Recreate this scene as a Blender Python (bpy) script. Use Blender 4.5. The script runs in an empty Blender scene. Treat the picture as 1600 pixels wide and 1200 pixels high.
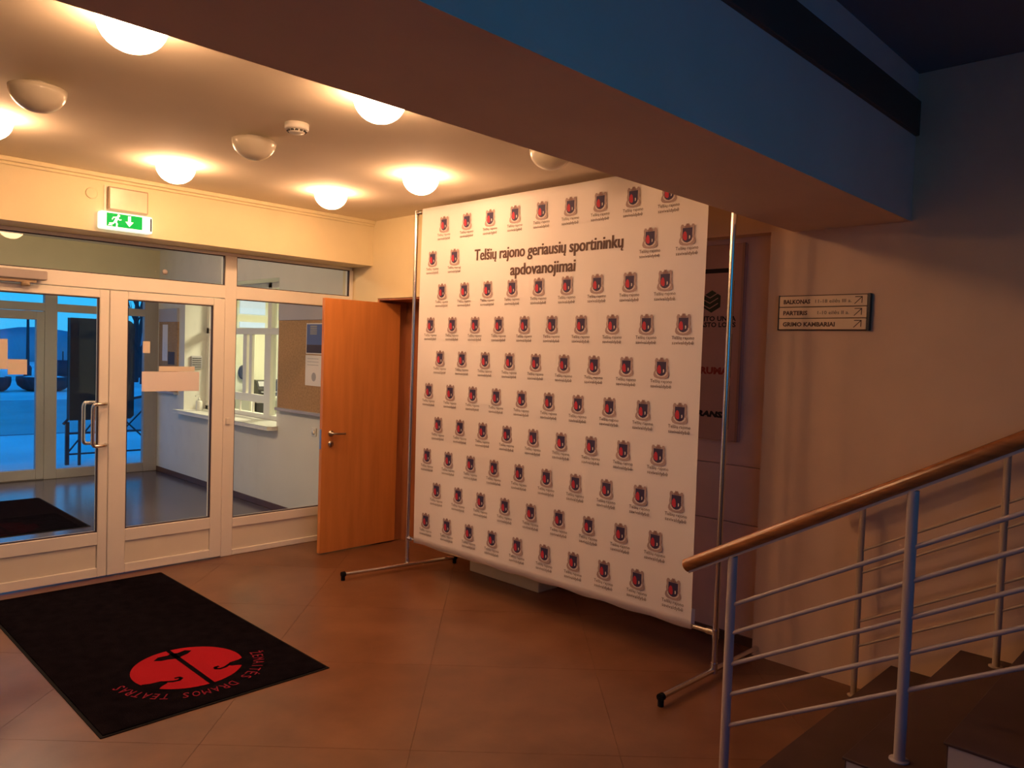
import bpy, bmesh, math, random
from mathutils import Vector, Matrix
random.seed(7)
SC = bpy.context.scene
COL = SC.collection

# ------------------------------------------------------------------ camera
F_PX = 1197.04
YAW, PITCH, ROLL = 0.796960, 0.0397159, 0.0334205
CAM_H = 1.68
fw = Vector((math.sin(YAW)*math.cos(PITCH), math.cos(YAW)*math.cos(PITCH), -math.sin(PITCH)))
rt = Vector((math.cos(YAW), -math.sin(YAW), 0))
up = rt.cross(fw)
r2 = math.cos(ROLL)*rt + math.sin(ROLL)*up
u2 = -math.sin(ROLL)*rt + math.cos(ROLL)*up
cam = bpy.data.cameras.new('camera'); cam_o = bpy.data.objects.new('camera', cam); COL.objects.link(cam_o)
cam.sensor_width = 36.0; cam.sensor_fit = 'HORIZONTAL'; cam.lens = F_PX/1600*36.0
cam.clip_start = 0.05; cam.clip_end = 400
m3 = Matrix((r2, u2, -fw)).transposed()
cam_o.matrix_world = Matrix.Translation((0, 0, CAM_H)) @ m3.to_4x4()
SC.camera = cam_o

# ------------------------------------------------------------------ world / exposure
SC.view_settings.view_transform = 'Standard'
SC.view_settings.look = 'None'
SC.view_settings.gamma = 1.0
SC.view_settings.use_curve_mapping = False
SC.view_settings.exposure = 0.0
SKY_STRENGTH = 1.65
LAMP_STRENGTH = 62.0
LAMP_COLOR = (1.0, 0.54, 0.28)
OFFICE_WATTS = 75.0

world = bpy.data.worlds.new('dusk_sky'); SC.world = world; world.use_nodes = True
wn = world.node_tree.nodes; wl = world.node_tree.links; wn.clear()
w_out = wn.new('ShaderNodeOutputWorld'); w_bg = wn.new('ShaderNodeBackground')
w_tc = wn.new('ShaderNodeTexCoord'); w_sep = wn.new('ShaderNodeSeparateXYZ'); w_ramp = wn.new('ShaderNodeValToRGB')
w_ramp.color_ramp.elements[0].position = 0.0; w_ramp.color_ramp.elements[0].color = (0.04, 0.35, 0.72, 1)
w_ramp.color_ramp.elements[1].position = 0.55; w_ramp.color_ramp.elements[1].color = (0.004, 0.17, 0.74, 1)
e = w_ramp.color_ramp.elements.new(0.07); e.color = (0.018, 0.39, 0.82, 1)
e = w_ramp.color_ramp.elements.new(0.28); e.color = (0.007, 0.255, 0.76, 1)
wl.new(w_tc.outputs['Generated'], w_sep.inputs[0]); wl.new(w_sep.outputs['Z'], w_ramp.inputs[0])
wl.new(w_ramp.outputs[0], w_bg.inputs[0]); w_bg.inputs[1].default_value = SKY_STRENGTH
wl.new(w_bg.outputs[0], w_out.inputs[0])

def portal(name, loc, rot, sx, sy):
    l = bpy.data.lights.new(name, 'AREA'); l.shape = 'RECTANGLE'; l.size = sx; l.size_y = sy
    l.cycles.is_portal = True
    o = bpy.data.objects.new(name, l); COL.objects.link(o); o.location = loc; o.rotation_euler = rot
    return o
R90 = math.pi/2
portal('entrance_portal', (1.9, 10.45, 1.15), (-R90, 0, 0), 3.8, 2.2)      # faces -y, into the vestibule
portal('stairwell_portal', (0.3, -1.92, 2.2), (R90, 0, 0), 4.0, 1.72)     # faces +y, into the stairwell

# ------------------------------------------------------------------ materials
def mat(name, color, rough=0.6, metal=0.0, noise=0.0, scale=8.0, bump=0.0, bscale=60.0, spec=0.5, wood=None, emit=None, estr=0.0, color2=None, coat=0.0):
    m = bpy.data.materials.new(name); m.use_nodes = True
    nt = m.node_tree; b = nt.nodes['Principled BSDF']
    b.inputs['Base Color'].default_value = (*color, 1); b.inputs['Roughness'].default_value = rough
    b.inputs['Metallic'].default_value = metal; b.inputs['Specular IOR Level'].default_value = spec
    if coat: b.inputs['Coat Weight'].default_value = coat; b.inputs['Coat Roughness'].default_value = 0.2
    tc = nt.nodes.new('ShaderNodeTexCoord')
    if noise or color2 or wood:
        mp = nt.nodes.new('ShaderNodeMapping'); nt.links.new(tc.outputs['Object'], mp.inputs[0])
        if wood: mp.inputs['Scale'].default_value = wood
        n = nt.nodes.new('ShaderNodeTexNoise'); n.inputs['Scale'].default_value = scale; n.inputs['Detail'].default_value = 5
        nt.links.new(mp.outputs[0], n.inputs['Vector'])
        r = nt.nodes.new('ShaderNodeValToRGB'); r.color_ramp.elements[0].position = 0.3; r.color_ramp.elements[1].position = 0.7
        c2 = color2 or tuple(c*(1-noise) for c in color)
        r.color_ramp.elements[0].color = (*c2, 1); r.color_ramp.elements[1].color = (*[min(1, c*(1+noise*0.5)) for c in color], 1)
        nt.links.new(n.outputs['Fac'], r.inputs[0]); nt.links.new(r.outputs[0], b.inputs['Base Color'])
    if bump:
        n2 = nt.nodes.new('ShaderNodeTexNoise'); n2.inputs['Scale'].default_value = bscale; n2.inputs['Detail'].default_value = 3
        nt.links.new(tc.outputs['Object'], n2.inputs['Vector'])
        bp = nt.nodes.new('ShaderNodeBump'); bp.inputs['Strength'].default_value = bump; bp.inputs['Distance'].default_value = 0.01
        nt.links.new(n2.outputs['Fac'], bp.inputs['Height']); nt.links.new(bp.outputs[0], b.inputs['Normal'])
    if emit:
        b.inputs['Emission Color'].default_value = (*emit, 1); b.inputs['Emission Strength'].default_value = estr
    return m

def glass_mat(name, tint=(0.96, 0.97, 0.96), rough=0.0):
    m = bpy.data.materials.new(name); m.use_nodes = True
    nt = m.node_tree; nt.nodes.clear()
    o = nt.nodes.new('ShaderNodeOutputMaterial'); mx = nt.nodes.new('ShaderNodeMixShader')
    t = nt.nodes.new('ShaderNodeBsdfTransparent'); t.inputs[0].default_value = (*tint, 1)
    g = nt.nodes.new('ShaderNodeBsdfGlossy'); g.inputs['Roughness'].default_value = rough
    f = nt.nodes.new('ShaderNodeFresnel'); f.inputs[0].default_value = 1.45
    ge = nt.nodes.new('ShaderNodeNewGeometry'); su_ = nt.nodes.new('ShaderNodeMath'); su_.operation = 'SUBTRACT'; su_.inputs[0].default_value = 1.0
    mu = nt.nodes.new('ShaderNodeMath'); mu.operation = 'MULTIPLY'                 # reflect on the entry face only (a thin pane)
    nt.links.new(ge.outputs['Backfacing'], su_.inputs[1]); nt.links.new(su_.outputs[0], mu.inputs[0]); nt.links.new(f.outputs[0], mu.inputs[1])
    nt.links.new(mu.outputs[0], mx.inputs[0]); nt.links.new(t.outputs[0], mx.inputs[1]); nt.links.new(g.outputs[0], mx.inputs[2])
    nt.links.new(mx.outputs[0], o.inputs[0])
    return m

M = {}
M['wall'] = mat('cream_wall_paint', (0.80, 0.71, 0.45), 0.75, noise=0.05, scale=3, bump=0.05, bscale=90)
M['ceiling'] = mat('matt_ceiling_paint', (0.85, 0.76, 0.60), 0.85, noise=0.04, scale=2)
M['beam'] = mat('beam_paint', (0.78, 0.60, 0.48), 0.8, noise=0.05, scale=3)
M['vest_wall'] = mat('vestibule_wall_paint', (0.80, 0.78, 0.70), 0.7, noise=0.04, scale=3)
M['vest_ceiling'] = mat('vestibule_ceiling_paint', (0.80, 0.76, 0.64), 0.8)
M['rear'] = mat('bounce_cutting_dark', (0.16, 0.20, 0.26), 0.8)  # dark colour put in to cut warm bounce light in the stairwell
M['stair_wall'] = mat('stair_wall_paint', (0.82, 0.56, 0.35), 0.7, noise=0.08, scale=2.2, bump=0.05, bscale=70)
M['recess'] = mat('recess_board', (0.84, 0.58, 0.45), 0.65, noise=0.08, scale=4)
M['floor'] = mat('brown_linoleum', (0.175, 0.078, 0.038), 0.33, noise=0.22, scale=3.5, bump=0.02, bscale=40, color2=(0.125, 0.052, 0.024), spec=0.5)
M['joint'] = mat('linoleum_joint', (0.085, 0.04, 0.022), 0.7)
M['vest_floor'] = mat('vestibule_linoleum', (0.12, 0.088, 0.082), 0.2, noise=0.15, scale=4, spec=1.0)
M['pvc'] = mat('white_plastic_frame', (0.90, 0.87, 0.77), 0.4, noise=0.02, scale=5)
M['pvc_panel'] = mat('white_plastic_infill', (0.86, 0.81, 0.66), 0.45, noise=0.03, scale=4)
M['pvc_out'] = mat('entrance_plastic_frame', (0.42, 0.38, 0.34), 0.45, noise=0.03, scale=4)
M['gasket'] = mat('dark_glazing_gasket', (0.05, 0.03, 0.035), 0.6)
M['glass'] = glass_mat('clear_pane')
M['wood_door'] = mat('orange_veneer', (0.62, 0.235, 0.06), 0.42, noise=0.14, scale=3.0, wood=(6, 6, 0.6), color2=(0.55, 0.20, 0.048))
M['wood_lining'] = mat('reddish_wood_lining', (0.42, 0.16, 0.065), 0.5, noise=0.2, scale=3.0, wood=(6, 6, 0.6))
M['rail_wood'] = mat('varnished_handrail_wood', (0.37, 0.13, 0.036), 0.25, noise=0.3, scale=6.0, wood=(8, 0.7, 8), coat=0.4)
M['white_metal'] = mat('white_painted_steel', (0.46, 0.39, 0.36), 0.4)
M['cream_metal'] = mat('cream_painted_steel', (0.50, 0.37, 0.25), 0.5)
M['chrome'] = mat('chrome', (0.70, 0.67, 0.65), 0.22, metal=1.0)
M['steel'] = mat('brushed_steel', (0.55, 0.52, 0.48), 0.3, metal=1.0)
M['rubber'] = mat('black_rubber', (0.009, 0.008, 0.009), 0.9, spec=0.15)
M['banner'] = mat('white_banner_fabric', (0.92, 0.88, 0.86), 0.7, bump=0.10, bscale=9, noise=0.02, scale=3)
nt_ = M['banner'].node_tree; tr_ = nt_.nodes.new('ShaderNodeBsdfTranslucent'); tr_.inputs[0].default_value = (0.85, 0.78, 0.72, 1)
mx_ = nt_.nodes.new('ShaderNodeMixShader'); mx_.inputs[0].default_value = 0.15
nt_.links.new(nt_.nodes['Principled BSDF'].outputs[0], mx_.inputs[1]); nt_.links.new(tr_.outputs[0], mx_.inputs[2]); nt_.links.new(mx_.outputs[0], nt_.nodes['Material Output'].inputs[0])
M['p_grey'] = mat('print_grey', (0.38, 0.28, 0.27), 0.7)
M['p_light'] = mat('print_light_grey', (0.50, 0.40, 0.38), 0.7)
M['p_navy'] = mat('print_navy', (0.035, 0.022, 0.075), 0.7)
M['p_red'] = mat('print_red', (0.48, 0.022, 0.05), 0.7)
M['p_maroon'] = mat('print_crown_brown', (0.26, 0.15, 0.14), 0.7)
M['p_white'] = mat('print_white', (0.68, 0.60, 0.57), 0.7)
M['p_dark'] = mat('print_dark_brown', (0.085, 0.04, 0.032), 0.7)
M['mat_pile'] = mat('charcoal_mat_pile', (0.0085, 0.0065, 0.009), 1.0, noise=0.4, scale=14, bump=0.5, bscale=300, spec=0.0)
M['mat_red'] = mat('mat_red_print', (0.34, 0.006, 0.014), 0.9, bump=0.4, bscale=300, spec=0.1)
M['mat_red_dull'] = mat('mat_red_lettering', (0.17, 0.010, 0.026), 0.9, spec=0.1)
M['tread'] = mat('dark_tread_linoleum', (0.075, 0.035, 0.025), 0.55, noise=0.2, scale=5)
M['stair_side'] = mat('pale_stair_side', (0.50, 0.43, 0.34), 0.6, noise=0.05, scale=5)
M['shade_off'] = mat('opal_glass_shade', (0.80, 0.76, 0.60), 0.25)
M['lamp_on'] = mat('lit_opal_glass', (0.9, 0.85, 0.7), 0.3, emit=LAMP_COLOR, estr=LAMP_STRENGTH)
M['lamp_vest'] = mat('lit_vestibule_glass', (0.9, 0.85, 0.7), 0.3, emit=(1.0, 0.74, 0.52), estr=200.0)
M['white_plastic'] = mat('white_plastic', (0.80, 0.78, 0.70), 0.4)
M['grey_plastic'] = mat('grey_plastic', (0.42, 0.38, 0.36), 0.45)
M['dark_plastic'] = mat('dark_plastic', (0.03, 0.028, 0.03), 0.4)
M['green_lit'] = mat('backlit_green', (0.0, 0.20, 0.04), 0.5, emit=(0.0, 0.50, 0.06), estr=0.75, spec=0.1)
M['white_lit'] = mat('backlit_white', (0.9, 0.95, 0.9), 0.4, emit=(0.95, 1.0, 0.88), estr=0.9)
M['plaque'] = mat('plaque_face', (0.72, 0.63, 0.45), 0.3, noise=0.08, scale=12)
M['plaque_frame'] = mat('plaque_frame', (0.36, 0.27, 0.17), 0.45)
M['paper'] = mat('white_paper', (0.86, 0.80, 0.76), 0.8)
M['paper_old'] = mat('cream_paper', (0.80, 0.72, 0.58), 0.8)
M['cork'] = mat('tan_cork', (0.46, 0.27, 0.13), 0.85, noise=0.25, scale=50)
M['board_grey'] = mat('board_grey_metal', (0.47, 0.44, 0.46), 0.4)
M['poster_blue'] = mat('poster_blue', (0.10, 0.15, 0.36), 0.6)
M['poster_dark'] = mat('poster_dark', (0.06, 0.04, 0.05), 0.6)
M['poster_text'] = mat('poster_yellow_ink', (0.52, 0.45, 0.26), 0.7)
M['paper_ink'] = mat('grey_ink', (0.42, 0.40, 0.42), 0.8)
M['sign_plate'] = mat('sign_plate_cream', (0.92, 0.68, 0.40), 0.5)
M['sign_ink'] = mat('sign_brown_ink', (0.11, 0.045, 0.025), 0.6)
M['board_wood'] = mat('sponsor_board', (0.58, 0.33, 0.24), 0.5, noise=0.08, scale=4)
M['board_edge'] = mat('sponsor_board_edge', (0.42, 0.23, 0.16), 0.5)
M['ink_black'] = mat('black_ink', (0.012, 0.008, 0.008), 0.6)
M['ink_green'] = mat('dark_green_ink', (0.028, 0.045, 0.018), 0.6)
M['ink_red'] = mat('red_ink', (0.34, 0.04, 0.025), 0.6)
M['plinth'] = mat('pale_plinth_paint', (0.80, 0.72, 0.52), 0.6, noise=0.05, scale=6)
M['skirting'] = mat('dark_skirting', (0.11, 0.05, 0.03), 0.5)
M['edge_board'] = mat('dark_brown_edge_board', (0.12, 0.06, 0.045), 0.6)
M['office_wall'] = mat('office_wall_paint', (0.80, 0.80, 0.64), 0.7)
M['office_lamp'] = mat('lit_office_tube', (0.4, 0.45, 0.5), 0.4, emit=(0.62, 0.80, 1.0), estr=0.6)
M['office_ceiling_lamp'] = mat('lit_office_ceiling_lamp', (1, 1, 1), 0.4, emit=(1.0, 0.93, 0.66), estr=6.0)
M['office_furn'] = mat('white_shelf_board', (0.75, 0.75, 0.68), 0.5)
M['screen_grey'] = mat('printer_grey', (0.45, 0.45, 0.47), 0.3)
M['snow'] = mat('snow', (0.90, 0.90, 0.74), 0.7, noise=0.25, scale=0.35, bump=0.3, bscale=2)
M['road'] = mat('wet_road', (0.22, 0.24, 0.27), 0.35, noise=0.35, scale=0.5)
M['far_wood'] = mat('haze_tinted_trees', (0.34, 0.36, 0.38), 0.9, noise=0.3, scale=0.3)  # tree colour lightened, distance haze is painted into it
M['bark'] = mat('dark_bark', (0.035, 0.03, 0.035), 0.9)
M['stone_dark'] = mat('dark_planter_stone', (0.035, 0.035, 0.04), 0.7, noise=0.2, scale=4)
M['iron'] = mat('dark_iron', (0.03, 0.03, 0.04), 0.5)
M['black_panel'] = mat('black_sheet', (0.010, 0.009, 0.010), 0.6)

# ------------------------------------------------------------------ mesh builder
class MB:
    def __init__(s): s.v = []; s.f = []; s.m = []; s.sm = []
    def add(s, vs, fs, mi=0, smooth=False):
        o = len(s.v); s.v += [tuple(p) for p in vs]
        for f in fs: s.f.append([i+o for i in f]); s.m.append(mi); s.sm.append(smooth)
        return s
    def box(s, x0, y0, z0, x1, y1, z1, mi=0):
        x0, x1 = min(x0, x1), max(x0, x1); y0, y1 = min(y0, y1), max(y0, y1); z0, z1 = min(z0, z1), max(z0, z1)
        vs = [(x0,y0,z0),(x1,y0,z0),(x1,y1,z0),(x0,y1,z0),(x0,y0,z1),(x1,y0,z1),(x1,y1,z1),(x0,y1,z1)]
        return s.add(vs, [(0,3,2,1),(4,5,6,7),(0,1,5,4),(1,2,6,5),(2,3,7,6),(3,0,4,7)], mi)
    def tube(s, pts, r, seg=12, mi=0, caps=True, radii=None):
        pts = [Vector(p) for p in pts]; n = len(pts); rings = []
        prev = None
        for i, p in enumerate(pts):
            t = (pts[min(i+1, n-1)]-pts[max(i-1, 0)]).normalized()
            if prev is None:
                a = Vector((0,0,1)) if abs(t.z) < 0.9 else Vector((1,0,0))
                nrm = t.cross(a).normalized()
            else:
                nrm = (prev - t*prev.dot(t)).normalized()
            prev = nrm; b = t.cross(nrm)
            rr = radii[i] if radii else r
            rings.append([p+(nrm*math.cos(2*math.pi*k/seg)+b*math.sin(2*math.pi*k/seg))*rr for k in range(seg)])
        vs = [q for rg in rings for q in rg]; fs = []
        for i in range(n-1):
            for k in range(seg):
                k2 = (k+1) % seg
                fs.append((i*seg+k, i*seg+k2, (i+1)*seg+k2, (i+1)*seg+k))
        s.add(vs, fs, mi, True)
        if caps: s.add(rings[0], [tuple(reversed(range(seg)))], mi); s.add(rings[-1], [tuple(range(seg))], mi)
        return s
    def lathe(s, prof, c=(0,0,0), seg=32, mi=0, axis='z'):
        vs = []; n = len(prof)
        for (r, z) in prof:
            for k in range(seg):
                a = 2*math.pi*k/seg; x, y = r*math.cos(a), r*math.sin(a)
                p = {'z': (x, y, z), 'y': (x, z, y), 'x': (z, x, y)}[axis]
                vs.append((p[0]+c[0], p[1]+c[1], p[2]+c[2]))
        fs = []
        for i in range(n-1):
            for k in range(seg):
                k2 = (k+1) % seg; fs.append((i*seg+k, i*seg+k2, (i+1)*seg+k2, (i+1)*seg+k))
        fs.append(tuple(range(seg))); fs.append(tuple(range((n-1)*seg, n*seg)))
        return s.add(vs, fs, mi, True)
    def prism(s, poly, fn, d0, d1, mi=0):            # poly in 2D; fn(u, v, d) -> point
        n = len(poly)
        vs = [fn(u, v, d0) for u, v in poly]+[fn(u, v, d1) for u, v in poly]
        fs = [tuple(range(n)), tuple(range(2*n-1, n-1, -1))]+[(i, (i+1) % n, n+(i+1) % n, n+i) for i in range(n)]
        return s.add(vs, fs, mi)
    def flat(s, poly, fn, d, mi=0):
        return s.add([fn(u, v, d) for u, v in poly], [tuple(range(len(poly)))], mi)
    def build(s, name, mats, parent=None, bevel=0.0, seg=1, kind=None, origin=None):
        me = bpy.data.meshes.new(name)
        org = Vector(origin) if origin else Vector((0,0,0))
        me.from_pydata([tuple(Vector(p)-org) for p in s.v], [], s.f)
        if not isinstance(mats, (list, tuple)): mats = [mats]
        for m in mats: me.materials.append(m)
        for p, mi, sm in zip(me.polygons, s.m, s.sm): p.material_index = mi; p.use_smooth = sm
        bm = bmesh.new(); bm.from_mesh(me)
        if bevel:
            ed = [e_ for e_ in bm.edges if len(e_.link_faces) == 2 and e_.calc_face_angle(0) > 0.7]
            bmesh.ops.bevel(bm, geom=ed, offset=bevel, segments=seg, profile=0.5, affect='EDGES', clamp_overlap=True)
        bmesh.ops.recalc_face_normals(bm, faces=bm.faces)
        bm.to_mesh(me); bm.free()
        o = bpy.data.objects.new(name, me); COL.objects.link(o); o.location = org
        if parent is not None:
            o.parent = parent
            o.location = org - parent_loc(parent)
        if kind: o['kind'] = kind
        return o
def parent_loc(p):
    v = Vector(p.location)
    while p.parent: p = p.parent; v = v+Vector(p.location)
    return v
def empty(name, loc=(0,0,0), label=None, cat=None, group=None, kind=None):
    o = bpy.data.objects.new(name, None); COL.objects.link(o); o.location = loc; o.empty_display_size = 0.1
    return tag(o, label, cat, group, kind)
def tag(o, label=None, cat=None, group=None, kind=None):
    if label: o['label'] = label
    if cat: o['category'] = cat
    if group: o['group'] = group
    if kind: o['kind'] = kind
    return o
# parts are written in world coordinates; child() keeps them there under a parent that sits anywhere
def child(mb, name, mats, parent, **k):
    return mb.build(name, mats, parent, origin=k.pop('origin', parent_loc(parent)), **k)
def struct(mb, name, mats, **k): return mb.build(name, mats, None, kind='structure', **k)

# text -> flat mesh in local 2D
def text2d(body, size, width=None, bold=0.0, align='CENTER', res=2):
    # letters with an ogonek are set as the plain letter with the hook drawn below its right side
    if 'ų' in body:
        hooks = []
        for i, ch in enumerate(body):
            if ch == 'ų':
                pre, _ = text2d_raw(body[:i+1].replace('ų', 'u'), size, bold, 'LEFT', res); hooks.append(max(v[0] for v in pre))
        vs, fs = text2d_raw(body.replace('ų', 'u'), size, bold, 'LEFT', res); vs = list(vs); fs = list(fs)
        base, _ = text2d_raw('u', size, bold, 'LEFT', res); zb = min(v[1] for v in base)
        for hx in hooks:
            o_ = len(vs); k = size
            vs += [(hx-0.075*k, zb+0.01*k), (hx-0.01*k, zb+0.01*k), (hx-0.075*k, zb-0.075*k), (hx-0.055*k, zb-0.115*k), (hx+0.0*k, zb-0.115*k), (hx+0.0*k, zb-0.165*k), (hx-0.08*k, zb-0.165*k), (hx-0.135*k, zb-0.11*k), (hx-0.13*k, zb-0.05*k)]
            fs += [tuple(o_+q for q in (0, 1, 2, 8)), tuple(o_+q for q in (8, 2, 3, 7)), tuple(o_+q for q in (7, 3, 6)), tuple(o_+q for q in (3, 4, 5, 6))]
        x0 = min(v[0] for v in vs); x1 = max(v[0] for v in vs)
        c = (x0+x1)/2 if align == 'CENTER' else 0
        vs = [(v[0]-c, v[1]) for v in vs]
    else:
        vs, fs = text2d_raw(body, size, bold, align, res)
    if width and vs:
        x0 = min(v[0] for v in vs); x1 = max(v[0] for v in vs); k = width/(x1-x0); c = (x0+x1)/2 if align == 'CENTER' else x0
        vs = [((v[0]-c)*k, v[1]) for v in vs]
    return vs, fs
def text2d_raw(body, size, bold=0.0, align='CENTER', res=2):
    cu = bpy.data.curves.new('lettering', 'FONT'); cu.body = body; cu.size = size; cu.align_x = align; cu.align_y = 'CENTER'
    cu.resolution_u = res; cu.offset = bold
    ob = bpy.data.objects.new('lettering', cu); COL.objects.link(ob)
    dg = bpy.context.evaluated_depsgraph_get(); ev = ob.evaluated_get(dg); me = ev.to_mesh()
    vs = [(v.co.x, v.co.y) for v in me.vertices]; fs = [tuple(p.vertices) for p in me.polygons]
    ev.to_mesh_clear(); bpy.data.objects.remove(ob); bpy.data.curves.remove(cu)
    return vs, fs
def put2d(mb, geo, fn, d, mi=0, du=0, dv=0, rot=0.0):
    vs, fs = geo; c, s_ = math.cos(rot), math.sin(rot)
    mb.add([fn(du+x*c-y*s_, dv+x*s_+y*c, d) for x, y in vs], fs, mi)
def circle(cx, cy, r, n=24, a0=0, a1=2*math.pi, ry=None):
    ry = ry or r
    full = abs(a1-a0-2*math.pi) < 1e-6
    return [(cx+r*math.cos(a0+(a1-a0)*i/(n if full else n-1)), cy+ry*math.sin(a0+(a1-a0)*i/(n if full else n-1))) for i in range(n)]
def stroke(mb, pts, w, fn, d, mi=0):
    for (a, b) in zip(pts[:-1], pts[1:]):
        a = Vector(a); b = Vector(b); t = (b-a).normalized(); n = Vector((-t.y, t.x))*w/2; a = a-t*w*0.2; b = b+t*w*0.2
        mb.flat([tuple(a+n), tuple(a-n), tuple(b-n), tuple(b+n)], fn, d, mi)
def face_x(x):   # a surface facing -x: u runs along -y, v along z
    return lambda u, v, d: (x-d, -u, v)
def face_y(y):   # a surface facing -y: u along x, v along z
    return lambda u, v, d: (u, y-d, v)

# ------------------------------------------------------------------ key dimensions
GY = 5.83          # glazed partition
LY = 5.50          # front of its lintel
CZ = 2.77          # lobby ceiling
WX = 3.87          # lobby wall by the wooden door
SX = 4.10          # stair wall (signs)
RX = 4.20          # back of the recess behind the banner
VX = 3.90          # vestibule right wall
OY = 10.3          # outer entrance glazing
BX = 3.63          # banner plane
XL, YB = -2.6, -1.8

# ------------------------------------------------------------------ floor
fl = MB().box(XL, YB, -0.10, RX+0.3, 5.95, -0.004)
floor = struct(fl, 'floor', M['joint'])
def clip(poly, axis, val, keep_less):
    out = []
    for i in range(len(poly)):
        a, b = poly[i], poly[(i+1) % len(poly)]
        ia = (a[axis] <= val) if keep_less else (a[axis] >= val); ib = (b[axis] <= val) if keep_less else (b[axis] >= val)
        if ia: out.append(a)
        if ia != ib:
            t = (val-a[axis])/(b[axis]-a[axis]); out.append((a[0]+t*(b[0]-a[0]), a[1]+t*(b[1]-a[1])))
    return out
P = 1.25; j = 0.0011
for i in range(-6, 9):
    for k in range(-6, 9):
        a0, a1 = 4.47+P*i+j, 4.47+P*(i+1)-j          # x+y
        b0, b1 = -1.73+P*k+j, -1.73+P*(k+1)-j        # x-y
        poly = [((a+b)/2, (a-b)/2) for a, b in ((a0,b0),(a1,b0),(a1,b1),(a0,b1))]
        for ax, v, less in ((0, XL, False), (0, RX, True), (1, YB, False), (1, 5.95, True)):
            if poly: poly = clip(poly, ax, v, less)
        if len(poly) < 3: continue
        area = abs(sum(poly[q][0]*poly[(q+1) % len(poly)][1]-poly[(q+1) % len(poly)][0]*poly[q][1] for q in range(len(poly))))/2
        if area < 0.01: continue
        child(MB().prism(poly, lambda u, v, d: (u, v, d), -0.004, 0.0), 'floor_tile', M['floor'], floor)
struct(MB().box(-0.4, 5.95, -0.10, VX+0.02, OY+0.1, 0.0), 'vestibule_floor', M['vest_floor'])

# ------------------------------------------------------------------ ceilings and beam
struct(MB().box(XL, 1.88, CZ, RX+0.3, 5.95, CZ+0.12), 'ceiling', M['ceiling'])
struct(MB().box(XL, 1.28, 2.40, SX, 1.88, 2.816), 'ceiling_beam', M['beam'])
eb = struct(MB().box(XL, 1.262, 2.815, SX, 1.40, 2.985), 'trim_1', M['edge_board'], bevel=0.004)
struct(MB().box(XL, 1.28, 2.985, SX, 1.9, 3.14), 'upper_wall', M['beam'])
struct(MB().box(XL, YB, 3.12, SX+0.2, 1.5, 3.25), 'stairwell_ceiling', M['rear'])  # dark colour stands in for the shade on this ceiling
struct(MB().box(-0.4, 5.95, 2.85, VX+0.4, OY+0.1, 2.97), 'vestibule_ceiling', M['vest_ceiling'])

# ------------------------------------------------------------------ walls
struct(MB().box(XL, LY, 2.39, WX+0.03, 5.95, CZ).box(XL, LY, 0, -0.12, 5.95, 2.39), 'wall_back', M['wall'])
struct(MB().box(WX, 5.42, 0, RX+0.3, 5.95, CZ).box(WX, 4.35, 2.11, RX+0.3, 5.42, CZ), 'wall_right', M['wall'])
struct(MB().box(SX, 2.01, 2.41, RX+0.3, 4.35, CZ), 'wall_right_upper', M['stair_wall'])
struct(MB().box(SX, YB, 0, RX+0.3, 2.01, 3.2), 'wall_stair', M['stair_wall'])
rec = MB().box(RX+0.02, 2.01, 0, RX+0.3, 4.35, 2.41)
recess = struct(rec, 'wall_recess', M['recess'])
for z0, z1 in ((0.0, 0.712), (0.716, 1.055), (1.059, 2.41)):
    child(MB().box(RX, 2.012, z0, RX+0.02, 4.35, z1), 'wall_panel', M['recess'], recess, bevel=0.002)
struct(MB().box(RX-0.015, 2.012, 0, RX, 4.35, 0.055), 'baseboard_recess', M['skirting'], bevel=0.003)
struct(MB().box(RX-0.03, 4.35, 0, RX+0.3, 5.42, 2.11).box(WX+0.01, 5.405, 0, RX-0.03, 5.42, 2.11).box(WX+0.01, 4.36, 2.095, RX-0.03, 5.405, 2.11), 'trim_2', M['wood_lining'])
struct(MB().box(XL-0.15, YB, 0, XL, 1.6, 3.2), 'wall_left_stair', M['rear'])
struct(MB().box(XL-0.15, 1.6, 0, XL, 5.95, 3.2), 'wall_left', M['wall'])
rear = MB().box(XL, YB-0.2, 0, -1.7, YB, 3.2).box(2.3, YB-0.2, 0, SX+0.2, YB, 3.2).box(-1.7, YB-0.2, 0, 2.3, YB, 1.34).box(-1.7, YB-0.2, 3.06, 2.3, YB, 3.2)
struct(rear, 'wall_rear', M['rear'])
w5 = empty('window_5', (0, YB-0.1, 1.34), kind='structure')
fr = MB()
for x in (-1.7, -0.73, 0.27, 1.27, 2.24): fr.box(x, YB-0.14, 1.34, x+0.06, YB-0.06, 3.06)
for z in (1.34, 3.0): fr.box(-1.7, YB-0.14, z, 2.3, YB-0.06, z+0.06)
child(fr, 'window_frame', M['pvc'], w5)
for x in (-1.64, -0.67, 0.33, 1.33): child(MB().box(x, YB-0.106, 1.40, x+0.93, YB-0.10, 3.0), 'pane', M['glass'], w5)
# cornice strip
struct(MB().box(XL, LY-0.016, 2.722, WX, LY, 2.742).box(XL, LY-0.03, 2.742, WX, LY, CZ), 'trim_3', M['wall'], bevel=0.004)

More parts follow.
